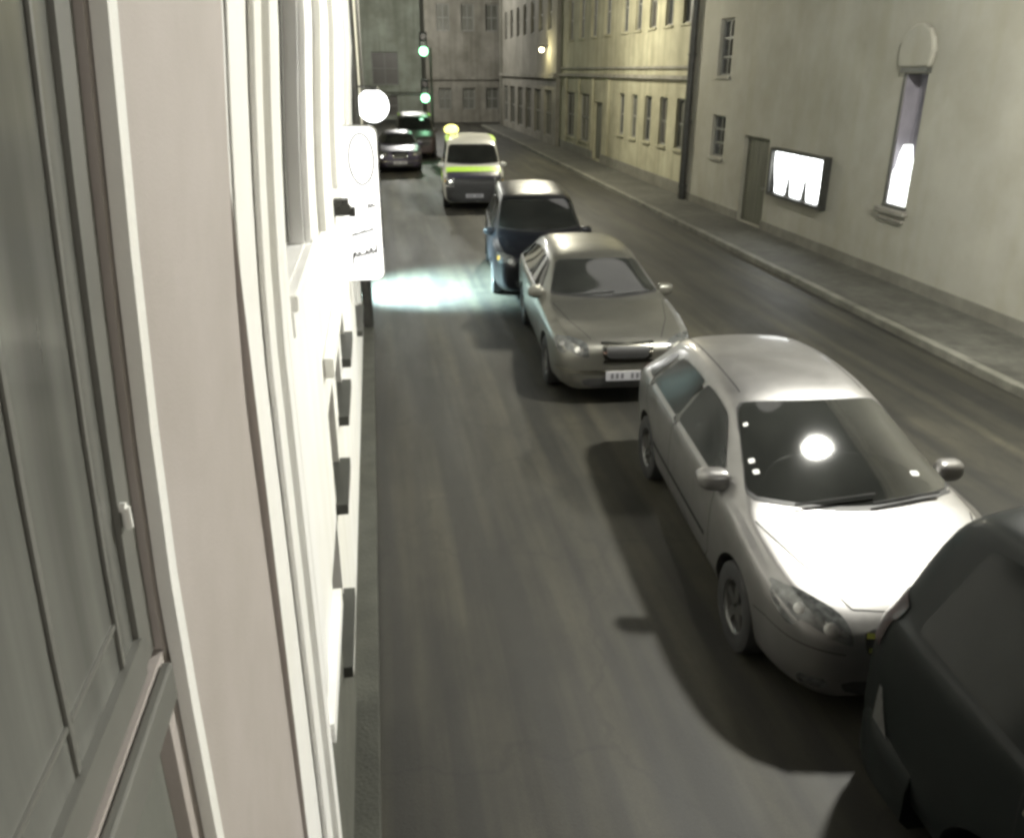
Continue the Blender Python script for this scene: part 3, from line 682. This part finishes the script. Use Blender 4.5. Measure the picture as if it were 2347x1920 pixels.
    # --- wheels
    for wy in wheels:
        for sx in (-1, 1):
            w = interp(st, 'w', wy); x = sx * (w - .115)
            t = MB(); t.lathe([(wr * .60, -.09), (wr * .9, -.10), (wr * .985, -.085), (wr, -.05), (wr, .05), (wr * .985, .085), (wr * .9, .10), (wr * .60, .09)], (x, wy, wr), 'x', 36)
            t = t.build('wheel', M['rubber'], root, True)
            r_ = MB(); r_.lathe([(wr * .62, .05 * sx), (wr * .60, .085 * sx), (wr * .55, .07 * sx), (wr * .52, .02 * sx), (.001, .02 * sx)], (x, wy, wr), 'x', 36)
            for k in range(5):
                t0 = 2 * math.pi * k / 5 + .3; dirv = Vector((0, math.cos(t0), math.sin(t0))); pr = Vector((0, -math.sin(t0), math.cos(t0)))
                c0 = Vector((x + .07 * sx, wy, wr)); vs = []
                for rr_, hw, dx in ((.02, .035, .0), (wr * .56, .03, .0)):
                    for dd in (0, -.03 * sx):
                        vs += [c0 + dirv * rr_ - pr * hw + Vector((dd, 0, 0)), c0 + dirv * rr_ + pr * hw + Vector((dd, 0, 0))]
                r_.add(vs, [(0, 1, 5, 4), (2, 3, 7, 6), (0, 4, 6, 2), (1, 3, 7, 5)])
            r_.build('rim', sp.get('rim', M['alloy']), t)
    # --- mirrors
    if 'mirror' in sp:
        my, mz = sp['mirror']
        for sx in (-1, 1):
            w = interp(st, 'w', my); m_ = MB(); m_.ball((0, 0, 0), 1, 1, 1, 28, 16)
            sg = lambda t, e: math.copysign(abs(t) ** e, t)
            m_.v = [(sx * (w + .0) + .115 * sg(a, .62), my + .01 + (min(.045, .085 * sg(b, .8))) + .03 * sx * a, mz + .078 * sg(c_, .62) * (1 - .18 * sx * a)) for a, b, c_ in m_.v]
            m_.tube((sx * (w - .07), my + .02, mz - .045), (sx * (w + .05), my + .015, mz - .035), .034)
            mo = m_.build('side_mirror', sp.get('mirror_mat', pm), root, True)
            gl = MB(); gl.lathe([(.0, .048), (.055, .050), (.06, .046)], (sx * (w + .0), my + .012, mz), 'y', 16); gl.build('mirror_glass', M['lensbright'], mo)
    # --- lamps, grille, plate
    for k, (nm_, m_, quad, kw) in enumerate(sp.get('panels', ())):
        for sx in ((-1, 1) if kw.pop('both', False) else (1,)):
            kids = kw.get('kids', ())
            q = [(p[0] * sx, p[1], p[2]) for p in quad]
            o = panel(nm_, m_, q, **{a: b for a, b in kw.items() if a != 'kids'})
            for (nk, mk, c_, r0) in kids:
                pt, nn = near((c_[0] * sx, c_[1], c_[2]), .003); kk = MB(); kk.tube(pt, pt + nn * .006, r0, r0 * .7, 14); kk.build(nk, mk, o, True)
        kw['both'] = len(quad) and kw.get('both', False)
    for (nm_, m_, pts, kw) in sp.get('strips', ()):
        for sx in ((-1, 1) if kw.get('both') else (1,)):
            strip(nm_, m_, [(p[0] * sx, p[1], p[2]) for p in pts], kw.get('wd', .008), kw.get('off', .002))
    for (nm_, m_, fn_) in sp.get('solids', ()):
        mb = MB(); fn_(mb); mb.build(nm_, m_, root, True)
    return root, near

def plate_solid(y, z, w=.26, h=.055, sl=0):
    return lambda mb: mb.box(-w, w, y - .012, y, z - h, z + h)
def plate_ink(y, z):
    def f(mb):
        x = -.2
        for i in range(7):
            if i != 3: mb.box(x, x + .032, y - .015, y - .0125, z - .032, z + .032)
            x += .06
    return f
def wipers(y, z):
    def f(mb):
        mb.tube((-.45, y, z), (.12, y + .05, z + .03), .009, seg=6); mb.tube((.08, y - .02, z), (.58, y + .06, z + .02), .009, seg=6)
    return f

# --- the near silver hatchback
hatch = [(0.00, .65, .55, .46, .40, .27), (.05, .725, .62, .66, .56, .21), (.20, .79, .70, .79, .66, .19), (.45, .855, .78, .855, .72, .18), (.70, .90, .835, .872, .75, .18), (.92, .94, .88, .875, .765, .18),
         (1.03, .985, .90, .875, .74, .18), (1.45, 1.185, .92, .876, .66, .18), (1.98, 1.385, .935, .876, .585, .18), (2.18, 1.43, .945, .876, .575, .18), (2.7, 1.455, .96, .875, .58, .18), (3.2, 1.44, .975, .87, .565, .19), (3.62, 1.385, .985, .855, .54, .22),
         (3.86, 1.27, .985, .835, .52, .27), (4.05, 1.02, .90, .80, .56, .33), (4.14, .80, .72, .74, .56, .36), (4.17, .68, .60, .62, .50, .40)]
hspec = dict(scale=1.065, ws=((1.15, 1.01, .725), (1.97, 1.38, .565)), rw=((4.00, 1.03, .52), (3.74, 1.33, .44)), side=(((1.36, .955), (2.54, .995), (2.48, 1.36), (1.94, 1.325)), ((2.60, .995), (3.42, 1.015), (3.22, 1.345), (2.54, 1.36)), ((3.49, 1.02), (3.72, 1.05), (3.52, 1.27), (3.34, 1.325))),
    mirror=(1.42, .99), crease_st=(6,),
    panels=[('headlight', M['lens'], ((-.43, .045, .60), (-.74, .27, .645), (-.805, .50, .785), (-.50, .15, .745)), dict(both=True, off=.006, nu=18, nv=10, rnd=.3, kids=(('reflector', M['lens2'], (-.55, .11, .665), .045), ('reflector', M['lens2'], (-.68, .25, .70), .04)))),
            ('grille', M['trim'], ((-.36, .01, .53), (.36, .01, .53), (.40, .04, .71), (-.40, .04, .71)), dict(off=.006, nu=18, nv=6, bow=(-.02, -.02, -.015, 0), rnd=.3)),
            ('lower_intake', M['trim'], ((-.44, .02, .26), (.44, .02, .26), (.50, .02, .36), (-.50, .02, .36)), dict(off=.006, nu=16, nv=5, rnd=.3)),
            ('fog_lamp', M['lens'], ((-.56, .05, .30), (-.69, .14, .30), (-.69, .14, .37), (-.56, .05, .37)), dict(both=True, off=.007, nu=6, nv=5, rnd=.45)),
            ('tail_light', M['redlens'], ((-.58, 4.10, .80), (-.80, 3.98, .84), (-.80, 3.88, 1.06), (-.60, 4.02, 1.04)), dict(both=True, off=.006, nu=8, nv=10, rnd=.2)),
            ('inspection_sticker', M['paper'], ((-.63, 1.4, 1.1), (-.585, 1.4, 1.1), (-.585, 1.44, 1.12), (-.63, 1.44, 1.12)), dict(off=.011, nu=4, nv=4, rnd=.45)),
            ('inspection_sticker', M['paper'], ((-.63, 1.3, 1.06), (-.585, 1.3, 1.06), (-.585, 1.34, 1.08), (-.63, 1.34, 1.08)), dict(off=.011, nu=4, nv=4, rnd=.45)),
            ('inspection_sticker', M['paper'], ((-.565, 1.74, 1.235), (-.53, 1.74, 1.235), (-.53, 1.77, 1.255), (-.565, 1.77, 1.255)), dict(off=.011, nu=4, nv=4, rnd=.45)),
            ('inspection_sticker', M['paper'], ((.46, 1.22, 1.04), (.52, 1.22, 1.04), (.52, 1.26, 1.06), (.46, 1.26, 1.06)), dict(off=.011, nu=4, nv=4, rnd=.45))],
    strips=[('bonnet_line', M['seam'], ((-.42, .15, .77), (-.60, .55, .86), (-.74, .92, .93)), dict(both=True, wd=.009)),
            ('bonnet_line', M['seam'], ((-.42, .15, .77), (0, .09, .76), (.42, .15, .77)), dict(wd=.009)),
            ('door_line', M['seam'], ((-.9, 1.42, .92), (-.9, 1.42, .40), (-.9, 1.55, .24), (-.9, 2.55, .24), (-.9, 2.56, .95)), dict(both=True)),
            ('door_line', M['seam'], ((-.9, 2.58, .24), (-.9, 3.0, .24), (-.9, 3.18, .60), (-.9, 3.48, .8), (-.9, 3.50, .97)), dict(both=True)),
            ('bumper_line', M['seam'], ((-.48, .05, .545), (-.78, .40, .58), (-.9, .52, .56)), dict(both=True, wd=.008)),
            ('pillar_trim', M['carglass'], ((-.9, 2.57, .985), (-.8, 2.51, 1.37)), dict(both=True, wd=.10, off=.004)), ('pillar_trim', M['carglass'], ((-.9, 3.455, 1.01), (-.8, 3.28, 1.345)), dict(both=True, wd=.10, off=.004)),
            ('roof_line', M['seam'], ((-.50, 2.10, 1.43), (-.50, 2.9, 1.45), (-.47, 3.6, 1.40)), dict(both=True, wd=.010)),
            ('rubbing_strip', M['seam'], ((-.9, 1.5, .50), (-.9, 3.1, .52)), dict(both=True, wd=.035, off=.006)),
            ('door_handle', M['silver'], ((-.9, 2.30, .86), (-.9, 2.48, .865)), dict(both=True, wd=.034, off=.02)),
            ('door_handle', M['silver'], ((-.9, 3.16, .875), (-.9, 3.34, .88)), dict(both=True, wd=.034, off=.02)),
            ('chrome_bar', M['yellow_glint'], ((-.38, .02, .675), (0, -.02, .67), (.38, .02, .675)), dict(wd=.032, off=.012)),
            ('chrome_bar', M['yellow_glint'], ((-.36, .01, .585), (0, -.02, .58), (.36, .01, .585)), dict(wd=.03, off=.012))],
    solids=[('number_plate', M['plate'], plate_solid(-.012, .42)), ('wiper', M['trim'], wipers(.99, 1.0))])
NEAR = ((3.19, 3.72, 0.0), R(-4.2))
car('silver_hatchback', 'bright silver hatchback with a lamp mirrored in its windscreen, nearest the camera', 'car', NEAR[0], NEAR[1], hatch, M['silver'], (.86, 3.44), .31, hspec, 'cars parked along the street')

# --- the grey car behind it
sal = [(0.00, .69, .58, .55, .48, .27), (.05, .77, .66, .70, .60, .22), (.18, .825, .745, .81, .68, .19), (.55, .89, .81, .865, .71, .18), (.95, .94, .865, .878, .74, .18), (1.30, .975, .895, .88, .75, .18),
       (1.42, 1.01, .90, .88, .73, .18), (1.8, 1.19, .92, .88, .66, .18), (2.2, 1.355, .94, .88, .60, .18), (2.42, 1.41, .95, .88, .59, .18), (3.0, 1.44, .965, .88, .59, .18), (3.6, 1.42, .98, .875, .575, .19), (4.05, 1.36, .985, .86, .55, .22),
       (4.28, 1.25, .985, .845, .53, .27), (4.42, 1.0, .90, .81, .57, .33), (4.5, .80, .72, .75, .57, .36), (4.53, .68, .60, .62, .50, .40)]
def spec_for(L, paintm, chrome=True, plate_y=-.012):
    return dict(side_glass=M['carglass'], scale=1.05, ws=((1.54, 1.02, .71), (2.18, 1.345, .56)), rw=((4.37, 1.03, .54), (4.14, 1.30, .47)), side=(((1.86, .97), (2.75, 1.0), (2.70, 1.345), (2.26, 1.325)), ((2.83, 1.0), (3.75, 1.02), (3.56, 1.33), (2.78, 1.345)), ((3.82, 1.02), (4.12, 1.05), (3.92, 1.25), (3.66, 1.31))),
    mirror=(1.74, .985), crease_st=(5,),
    panels=[('headlight', M['lens'], ((-.45, .035, .62), (-.79, .26, .66), (-.815, .42, .80), (-.48, .10, .775)), dict(both=True, off=.006, nu=18, nv=10, rnd=.3, kids=(('reflector', M['lensbright'], (-.58, .07, .70), .045), ('reflector', M['lens2'], (-.74, .22, .73), .04)))),
            ('grille', M['trim'], ((-.24, .0, .61), (.24, .0, .61), (.26, .05, .73), (-.26, .05, .73)), dict(off=.010, nu=18, nv=6, rnd=.3)),
            ('grille_surround', M['chrome'], ((-.28, .0, .59), (.28, .0, .59), (.31, .07, .765), (-.31, .07, .765)), dict(off=.006, nu=18, nv=6, rnd=.3)),
            ('lower_intake', M['trim'], ((-.5, .02, .26), (.5, .02, .26), (.55, .02, .37), (-.55, .02, .37)), dict(off=.006, nu=16, nv=5, rnd=.3)),
            ('tail_light', M['redlens'], ((-.6, 4.46, .78), (-.80, 4.36, .84), (-.80, 4.26, 1.04), (-.62, 4.38, 1.02)), dict(both=True, off=.006, nu=8, nv=10, rnd=.2))],
    strips=[('bonnet_line', M['seam'], ((-.42, .15, .81), (-.60, .65, .90), (-.72, 1.28, .96)), dict(both=True, wd=.009)),
            ('door_line', M['seam'], ((-.9, 1.62, .92), (-.9, 1.62, .40), (-.9, 1.75, .24), (-.9, 2.8, .24), (-.9, 2.8, .95)), dict(both=True)),
            ('door_line', M['seam'], ((-.9, 2.82, .24), (-.9, 3.4, .24), (-.9, 3.55, .60), (-.9, 3.8, .8), (-.9, 3.82, .97)), dict(both=True)),
            ('grille_bar', M['chrome'], ((-.31, .08, .775), (0, .05, .775), (.31, .08, .775)), dict(wd=.035, off=.012)), ('grille_bar', M['chrome'], ((-.29, .0, .575), (0, -.02, .575), (.29, .0, .575)), dict(wd=.03, off=.012)),
            ('bumper_strip', M['chrome'], ((-.80, .30, .455), (-.55, .04, .455), (0, -.01, .455), (.55, .04, .455), (.80, .30, .455)), dict(wd=.03, off=.01)),
            ('window_trim', M['chrome'], ((-.9, 1.72, .945), (-.9, 2.8, .975), (-.9, 4.1, 1.0)), dict(both=True, wd=.022, off=.005)),
            ('door_handle', M['chrome'], ((-.9, 2.52, .86), (-.9, 2.70, .865)), dict(both=True, wd=.03, off=.02))],
    solids=[('number_plate', M['plate'], plate_solid(plate_y, .40)), ('plate_lettering', M['plateink'], plate_ink(plate_y, .40)), ('wiper', M['trim'], wipers(1.40, 1.025))])
car('grey_hatchback', 'dull grey hatchback with a chrome framed grille behind the silver car', 'car', (2.92, 9.35, 0), R(-3.5), sal, M['grey'], (.92, 3.62), .315, spec_for(4.5, M['grey']), 'cars parked along the street')
# --- the striped van
vrow = [(0.00, .80, .66, .60, .52, .30), (.06, .98, .85, .78, .64, .26), (.25, 1.07, .98, .88, .74, .22), (.55, 1.14, 1.05, .93, .80, .2), (.85, 1.22, 1.10, .945, .82, .2), (.95, 1.28, 1.12, .945, .82, .2), (1.3, 1.58, 1.13, .95, .79, .2), (1.62, 1.83, 1.14, .95, .76, .2),
        (1.9, 1.93, 1.15, .95, .76, .2), (2.6, 1.98, 1.16, .95, .77, .2), (3.6, 1.98, 1.16, .95, .77, .2), (4.5, 1.96, 1.16, .945, .76, .24), (4.75, 1.88, 1.14, .93, .74, .3), (4.85, 1.5, 1.05, .90, .72, .33), (4.88, 1.0, .85, .84, .70, .36)]
vspec = dict(ws=((1.04, 1.33, .79), (1.62, 1.80, .70)), rw=((4.86, 1.2, .7), (4.80, 1.75, .62)), side=(((1.35, 1.19), (2.25, 1.20), (2.25, 1.80), (1.72, 1.74)), ((2.4, 1.20), (3.4, 1.20), (3.4, 1.82), (2.4, 1.82)), ((3.55, 1.20), (4.5, 1.20), (4.4, 1.80), (3.55, 1.82))), mirror=(1.25, 1.22), bowb=-.12, crease_st=(4,),
    panels=[('headlight', M['lens'], ((-.60, .05, .72), (-.86, .28, .76), (-.86, .34, .96), (-.62, .10, .92)), dict(both=True, off=.006, nu=10, nv=8, rnd=.3, kids=(('reflector', M['lensbright'], (-.70, .10, .84), .06), ('indicator', M['amber'], (-.84, .26, .86), .05)))),
            ('grille', M['trim'], ((-.60, .0, .62), (.60, .0, .62), (.62, .06, .98), (-.62, .06, .98)), dict(off=.008, nu=16, nv=8, rnd=.2)),
            ('bumper', M['trim'], ((-.90, .14, .26), (.90, .14, .26), (.90, .16, .72), (-.90, .16, .72)), dict(off=.014, nu=26, nv=8, bow=(-.2, -.2, 0, 0), rnd=.1)),
            ('yellow_stripe', M['vanyellow'], ((-.84, .46, 1.10), (.84, .46, 1.10), (.84, .84, 1.20), (-.84, .84, 1.20)), dict(off=.006, nu=20, nv=10, bow=(-.06, -.04, 0, 0))),
            ('dark_front', M['navy'], ((-.80, .10, .96), (.80, .10, .96), (.84, .45, 1.09), (-.84, .45, 1.09)), dict(off=.006, nu=20, nv=10, bow=(-.06, -.04, 0, 0))),
            ('side_stripe', M['vanyellow'], ((-.95, .7, .80), (-.95, 4.7, .80), (-.95, 4.7, 1.02), (-.95, .7, 1.02)), dict(both=True, off=.006, nu=30, nv=4))],
    strips=[('roof_stripe', M['vanyellow'], ((-.74, 2.0, 1.93), (-.74, 4.5, 1.93)), dict(both=True, wd=.14, off=.006)), ('door_line', M['seam'], ((-.96, 1.2, 1.15), (-.96, 1.2, .4), (-.96, 2.3, .35), (-.96, 2.32, 1.16)), dict(both=True))],
    solids=[('number_plate', M['plate'], plate_solid(-.03, .46)), ('plate_lettering', M['plateink'], plate_ink(-.03, .46)),
            ('beacon', M['beacon'], lambda mb: mb.ball((-.58, 3.6, 2.10), .24, .17, .16)),
            ('beacon_base', M['trim'], lambda mb: mb.box(-.72, -.42, 3.5, 3.7, 1.93, 2.0))])
car('striped_van', 'white van with yellow green bonnet stripe, parked beyond the dark people carrier', 'van', (2.85, 25.2, 0), R(-4), vrow, M['vanwhite'], (.95, 3.95), .34, vspec, 'cars parked along the street')

# --- the black people carrier in the near right corner
def bumper_solid(mb):
    def ring(k, z):   # k shrinks the plan outline towards the lips
        q = [(-.912 * k, 4.10)] + [(-.912 * k + .36 * (1 - math.cos(t)), 4.27 + (.50 - (1 - k)) * math.sin(t)) for t in (math.pi / 2 * i / 10 for i in range(11))]
        return [(x, y, z) for x, y in q] + [(-x, y, z) for x, y in reversed(q)]
    rings = [ring(.93, .19), ring(.99, .25), ring(1.0, .42), ring(.985, .52), ring(.93, .58)]; n = len(rings[0])
    mb.add([p for r in rings for p in r], [(j * n + i, j * n + (i + 1) % n, (j + 1) * n + (i + 1) % n, (j + 1) * n + i) for j in range(4) for i in range(n)] + [tuple(range(n)), tuple(range(4 * n, 5 * n))])
mpv = [(0.00, .80, .66, .60, .52, .30), (.06, .92, .80, .76, .62, .26), (.25, .98, .90, .86, .72, .22), (.6, 1.05, .97, .91, .78, .2), (1.0, 1.12, 1.02, .925, .80, .2), (1.12, 1.2, 1.04, .93, .79, .2), (1.5, 1.48, 1.05, .93, .75, .2), (1.95, 1.73, 1.06, .93, .70, .2),
       (2.2, 1.79, 1.07, .93, .69, .2), (3.0, 1.82, 1.08, .93, .69, .2), (3.8, 1.81, 1.09, .925, .68, .22), (4.25, 1.78, 1.09, .905, .66, .24), (4.48, 1.70, 1.09, .865, .63, .22), (4.64, 1.34, 1.04, .82, .62, .22), (4.73, 1.0, .85, .75, .62, .25), (4.75, .84, .70, .64, .54, .30)]
mspec = dict(rim=M['trim'], glass=M['tinted'], scale=1.13, ws=((1.24, 1.25, .78), (1.92, 1.68, .66)), rw=((4.69, 1.13, .66), (4.54, 1.62, .56)), side=(((1.65, 1.10), (2.5, 1.11), (2.5, 1.66), (2.02, 1.62)), ((2.6, 1.11), (3.5, 1.12), (3.5, 1.68), (2.6, 1.67)), ((3.6, 1.12), (4.35, 1.14), (4.2, 1.64), (3.6, 1.68))), mirror=(1.5, 1.12),
    panels=[('tail_light', M['smoked'], ((-.70, 4.72, .86), (-.90, 4.58, .88), (-.89, 4.50, 1.20), (-.72, 4.64, 1.20)), dict(both=True, off=.007, nu=8, nv=12, rnd=.2)),
            ('corner_triangle', M['lens2'], ((-.93, 4.26, .40), (-.93, 4.50, .40), (-.93, 4.47, .74), (-.93, 4.44, .74)), dict(both=True, off=.009, nu=6, nv=10)),  # pale grey triangular panel at each rear corner
            ('headlight', M['lens'], ((-.58, .05, .68), (-.84, .28, .70), (-.84, .34, .86), (-.60, .10, .84)), dict(both=True, off=.006, nu=10, nv=8, rnd=.3))],
    strips=[('door_line', M['seam'], ((-.96, 1.5, 1.05), (-.96, 1.5, .4), (-.96, 2.5, .3), (-.96, 2.55, 1.08)), dict(both=True)),
            ('door_line', M['seam'], ((-.96, 2.57, .3), (-.96, 3.3, .3), (-.96, 3.5, .62), (-.96, 3.55, 1.1)), dict(both=True)),
            ('door_handle', M['chrome'], ((-.96, 3.32, .98), (-.96, 3.5, .985)), dict(both=True, wd=.035, off=.02)),
            ('rubbing_strip', M['trim'], ((-.96, 1.6, .52), (-.96, 3.3, .54)), dict(both=True, wd=.05, off=.01)),
            ('rear_plate', M['plate'], ((-.26, 4.75, .72), (.26, 4.75, .72)), dict(wd=.11, off=.012))],
    solids=[('bumper', M['black'], lambda mb: bumper_solid(mb)), ('roof_rail', M['iron'], lambda mb: [mb.path([(sx * .62, 2.3, 1.79), (sx * .62, 2.45, 1.855), (sx * .61, 3.9, 1.845), (sx * .60, 4.1, 1.79)], .016) for sx in (-1, 1)])])
car('black_people_carrier', 'black tall people carrier cropped by the bottom right corner', 'car', (3.515, -1.80, 0), R(0), mpv, M['black'], (1.0, 3.5), .325, mspec, 'cars parked along the street')

dspec = dict(mspec); dspec.update(scale=1.0, low=.955, rim=M['alloy'], glass=M['carglass'])
dspec['panels'] = [('headlight', M['lens'], ((-.52, .05, .74), (-.82, .26, .78), (-.86, .40, .95), (-.56, .10, .90)), dict(both=True, off=.006, nu=14, nv=8, rnd=.3, kids=(('reflector', M['lens2'], (-.62, .07, .82), .05), ('indicator', M['amber'], (-.80, .25, .85), .05)))),
    ('grille', M['trim'], ((-.40, .0, .70), (.40, .0, .70), (.42, .04, .86), (-.42, .04, .86)), dict(off=.008, nu=16, nv=8, rnd=.3)),
    ('lower_intake', M['trim'], ((-.5, .02, .32), (.5, .02, .32), (.55, .02, .50), (-.55, .02, .50)), dict(off=.006, nu=16, nv=5, rnd=.3)),
    ('tail_light', M['smoked'], ((-.70, 4.72, .86), (-.90, 4.58, .88), (-.89, 4.50, 1.20), (-.72, 4.64, 1.20)), dict(both=True, off=.007, nu=8, nv=12, rnd=.2))]
dspec['solids'] = [('number_plate', M['plate'], plate_solid(-.02, .58)), ('wiper', M['trim'], wipers(1.10, 1.2))]
dspec['strips'] = mspec['strips'][:4] + [('bonnet_line', M['seam'], ((-.50, .14, .94), (-.66, .6, 1.03), (-.74, 1.05, 1.12)), dict(both=True, wd=.01))]
car('dark_people_carrier', 'dark tall people carrier with a glint on its roof, right behind the grey hatchback', 'car', (2.86, 14.3, 0), R(-5), mpv, M['dark'], (1.0, 3.78), .325, dspec, 'cars parked along the street')

# --- two cars stopped far down the lane
fspec = spec_for(4.5, M['purple'])
car('plum_car', 'plum grey car with lit headlamps, far down the lane beside the sign', 'car', (1.0, 35.5, 0), R(0), sal, M['purple'], (.92, 3.62), .315, spec_for(4.5, M['purple']), 'cars far down the lane', 1)
car('brown_van', 'dark brown van standing behind the plum grey car', 'van', (2.0, 41.2, 0), R(0), vrow, mat('brown_paint', (.06, .045, .045), .4, .2, .1, 6), (.95, 3.95), .34, {k: (v if k != 'panels' else [v[0], v[1]]) for k, v in vspec.items() if k != 'solids'}, 'cars far down the lane', 1)
hl = MB(); hl.ball((.36, 35.6, .62), .10, .05, .08); hl = hl.build('headlamp_bulb', M['headlit'], None, True); 
for o in COL.objects:
    if o.name == 'plum_car': hl.parent = o; hl.location = (-1.0, -35.5, 0)

# --- scrap of paper on the far pavement edge
mb = MB(); n = 7
vs = [(8.32 + i * .035 + random.uniform(-.008, .008), 8.35 + j * .03 + random.uniform(-.008, .008), .135 + random.uniform(0, .05)) for j in range(n) for i in range(n)]
mb.add(vs, [(j * n + i, j * n + i + 1, (j + 1) * n + i + 1, (j + 1) * n + i) for j in range(n - 1) for i in range(n - 1)])
tag(mb.build('paper_scrap', M['paper']), 'crumpled white scrap of paper lying on the pavement edge', 'litter')
for o in COL.objects:
    if '_local' in o: del o['_local']
